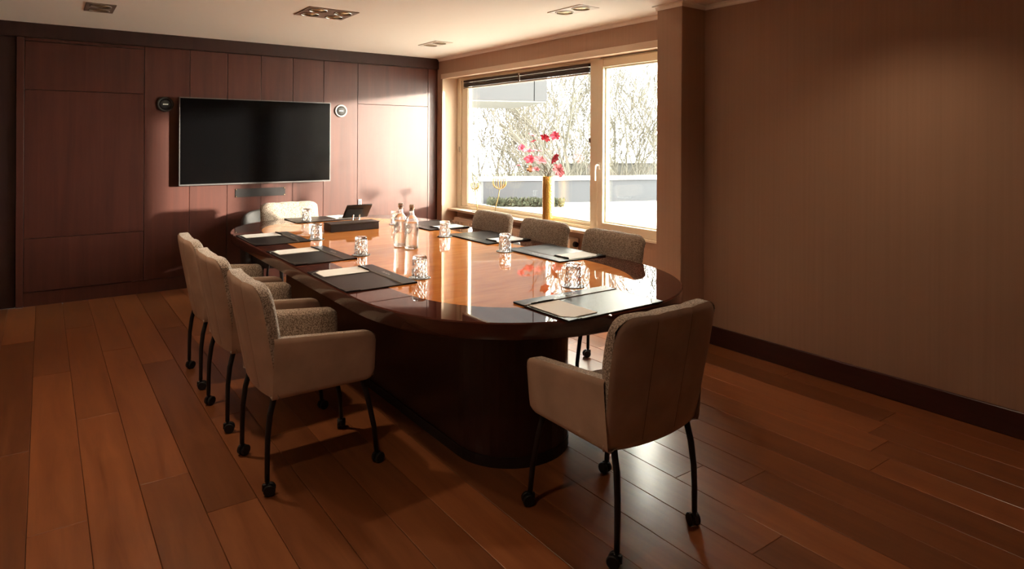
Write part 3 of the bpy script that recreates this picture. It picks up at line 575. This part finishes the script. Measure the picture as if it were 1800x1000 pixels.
for i, ((px, py), sz, np_, M, wh) in enumerate(FL):
    r = random.Random(50+i); tip = onx(px, py, VX+r.uniform(-.12, .03)); kind = 'pale pink' if M is M_pale else 'pink'
    t = thing('flower', kind+' flower in the gold vase, '+wh+' of the bouquet', 'flower', vtop, group='flowers in the gold vase'); tp = tip-vtop
    st = Vector((r.uniform(-.03, .03), r.uniform(-.03, .03), 0)); mid = st.lerp(tp, .55)+Vector((r.uniform(-.015, .015), r.uniform(-.02, .02), .03))
    MB().tube([st+Vector((0, 0, -.2)), st, st.lerp(mid, .5)+Vector((0, 0, .015)), mid, tp], [.004, .0036, .0032, .0028, .0022], 6).out('stem', M_stem, t, smooth=True)
    blossom(tp, sz*1.55, np_, M, i).out('petals', M, t, smooth=True)
    MB().lathe([(0, -.006), (.005, -.003), (.006, .003), (0, .008)], 10, tuple(tp)).out('heart', M_stem, t, smooth=True)
lt = thing('leaf_sprig', 'ochre brown leaf sprig at the lower left of the bouquet', 'leaf', vtop); tp = onx(932, 297, VX-.08)-vtop
MB().tube([(0, 0, -.2), (0, .01, .02), tp*.5+Vector((0, 0, .02)), tp], [.0022, .002, .0018, .0012], 6).out('stem', M_stem, lt)
for i in range(5): blossom(tp+Vector((0, .014*(i-2), .008*math.sin(i*2))), .05, 1, M_leafo, 90+i).out('leaf', M_leafo, lt, smooth=True)
def seed_head(base_px, head_px, R, label, nrib):
    b = onx(*base_px, 4.185); h = onx(*head_px, 4.185); t = thing('seed_head_ornament', label, 'ornament', (b.x, b.y, ZS), group='gold seed head ornaments'); hp = h-Vector((b.x, b.y, ZS))
    box('base', (-.04, -.06, 0), (.04, .06, .010), M_sill, t, .003); foot = hp-Vector((0, 0, R*.9)); MB().tube([(0, 0, .01), (foot.x*.3, foot.y*.2, foot.z*.35), (foot.x*.7, foot.y*.75, foot.z*.7), foot], .0055, 8).out('stem', M_goldw, t, smooth=True)
    for i in range(nrib):
        q = 2*PI*i/nrib; c_, s_ = math.cos(q), math.sin(q); pts = [foot+Vector((c_*R*math.sin(u), s_*R*math.sin(u), R*1.0*(1-math.cos(u)))) for u in [k_*.29 for k_ in range(8)]]
        rb = MB().tube(pts, .0045, 6).out('rib', M_goldw, t, smooth=True); MB().lathe([(0, -.006), (.008, 0), (0, .006)], 8, tuple(pts[-1])).out('seed', M_goldw, rb)
seed_head((839, 366), (835, 326), .052, 'smaller gold wire seed head ornament near the window corner', 12); seed_head((870, 373), (878, 321), .080, 'larger gold wire seed head ornament on the sill', 16)
# ------------------------------------------------------------------ outdoors
struct(box('ground', (4.6, -20, -4.3), (90, 90, -4.1), M_earth))
terr = struct(MB().box((4.36, 2.2, -.4), (20, 14.6, .12)).out('roof_terrace', M_terr))
def wallseg(name, p0, p1, d0, d1, thick, ztop0, zbot, M, parent=None):
    a = atd(p0, 250, d0); b = atd(p1, 250, d1); t = (b-a); t.z = 0; t.normalize(); nrm = Vector((-t.y, t.x, 0))*thick; P = [a, b, b+nrm, a+nrm]
    return MB().prism([(p.x, p.y) for p in P], zbot, ztop0).out(name, M, parent)
zpx = lambda py, d: CAM_H-(py-250)/F_PX*d
par = thing('roof_parapet', 'low blue grey roof parapet with white coping outside the window', 'parapet')
wallseg('upstand', 850, 1200, 14.0, 15.2, .25, zpx(319, 14.5), -.3, M_parapet, par); wallseg('coping', 846, 1204, 13.95, 15.15, .36, zpx(313, 14.5), zpx(319, 14.5), M_cope, par)
hd = thing('hedge', 'low green hedge in front of the roof parapet', 'hedge'); mb = MB(); r = random.Random(5)
for i in range(1500):
    p = atd(r.uniform(858, 990), 345, 13.6+r.uniform(-.2, .2)); z = .12+r.uniform(0, .10); s = r.uniform(.03, .07); a = r.uniform(0, PI); mb.add([(p.x+s*math.cos(a), p.y+s*math.sin(a), z), (p.x-s*math.cos(a), p.y-s*math.sin(a), z+s*.5), (p.x+r.uniform(-s, s), p.y+r.uniform(-s, s), z+s*1.6)], [(0, 1, 2)])
o = mb.out('hedge_leaves', M_hedge, hd); o['kind'] = 'stuff'
bd = thing('neighbour_block', 'blue grey overhanging building block seen through the top of the window', 'building'); wallseg('facade', 700, 938, 11.5, 12.2, 3., 6.5, zpx(179, 12), M_bld, bd); wallseg('corner_panel', 939.5, 961, 12.2, 12.26, 2.6, 6.5, zpx(179, 12), M_bld, bd); wallseg('soffit', 702, 960, 11.52, 12.25, 2.5, zpx(179, 12)-.003, zpx(179, 12)-.03, M_bldw, bd)
wt = thing('white_building', 'white low building with flat roof behind the parapet', 'building'); wallseg('wall', 1003, 1300, 24, 26, 5, zpx(291, 24), -4.1, M_bldw, wt); wallseg('roof_edge', 1000, 1302, 23.9, 25.9, 5.2, zpx(286, 24), zpx(289.5, 24), M_cope, wt); wallseg('gutter', 1001, 1301, 23.95, 25.95, 5.1, zpx(289.5, 24), zpx(291.5, 24), M_bld, wt)
a = atd(975, 250, 34); b = atd(1048, 250, 34); e_ = (b-a).normalized(); nn = Vector((-e_.y, e_.x, 0))*4; zr = zpx(285, 34); ze = zpx(300, 34); mid = a.lerp(b, .38)
V = [Vector((p.x, p.y, z)) for p, z in ((a, -4.1), (b, -4.1), (b, ze), (mid, zr), (a, ze))]; V += [p+nn for p in V]
gb = thing('gabled_house', 'pale house gable behind the roof parapet', 'building'); link('gable', V, [(0, 1, 2, 3, 4), (5, 6, 7, 8, 9), (0, 1, 6, 5), (1, 2, 7, 6), (4, 0, 5, 9)], M_bldw, gb); link('roof', [V[2], V[3], V[4], V[7], V[8], V[9]], [(0, 1, 4, 3), (1, 2, 5, 4)], M_parapet, gb)
def bare_tree(px, d, ztop, label, seed, lean=0.):
    r = random.Random(seed); b = atd(px, 250, d); b.z = -4.1; t = thing('bare_tree', label, 'tree', b, group='bare winter trees outside'); H = ztop+4.1; mt, mbr = MB(), MB()
    def grow(p, dr, ln, rad, lev):
        pts = [p]; dd = dr.copy(); seg = 4 if lev < 3 else 3
        for i in range(seg):
            dd = (dd+Vector((r.gauss(0, .10), r.gauss(0, .10), r.gauss(.03, .05)))).normalized(); pts.append(pts[-1]+dd*ln/seg)
        rs = [max(.0115, rad*(1-.62*i/seg)) for i in range(seg+1)]; (mt if lev == 0 else mbr).tube(pts, rs, 7 if lev == 0 else (4 if lev < 2 else 3), cap=False)
        if lev >= 4: return
        nch = (10, 6, 4, 2)[lev]
        for k_ in range(nch):
            s = (.25+.75*(k_+r.random())/nch)*seg; i = min(int(s), seg-1); q = pts[i].lerp(pts[i+1], s-i); ax = dd.orthogonal(); ax.rotate(Matrix.Rotation(r.uniform(0, 2*PI), 3, dd)); nd = (dd+ax*r.uniform(.35, .75)+Vector((0, 0, .45))).normalized()
            grow(q, nd, ln*r.uniform(.42, .66), rad*r.uniform(.36, .5), lev+1)
    grow(Vector((0, 0, 0)), Vector((lean, 0, 1)).normalized(), H*.66, .07, 0)
    mt.out('trunk', M_bark, t); o = mbr.out('branches', M_bark, t); return t
TR = [(872, 22, 3.6, 'behind the gold seed heads', 1), (905, 27, 4.2, 'left of the pink flowers', 2), (940, 20, 3.4, 'just left of the gold vase', 3), (985, 23, 5.0, 'right of the pink flowers', 4), (1020, 19, 5.2, 'next to the window mullion', 5), (1078, 21, 5.6, 'at the left of the opening casement', 6), (1125, 24, 4.6, 'in the middle of the opening casement', 7), (1175, 18, 5.2, 'close to the pillar edge', 8)]
for px, d, zt, wh, sd_ in TR: bare_tree(px, d, zt, 'bare winter tree outside '+wh, sd_, .05*((sd_ % 3)-1))
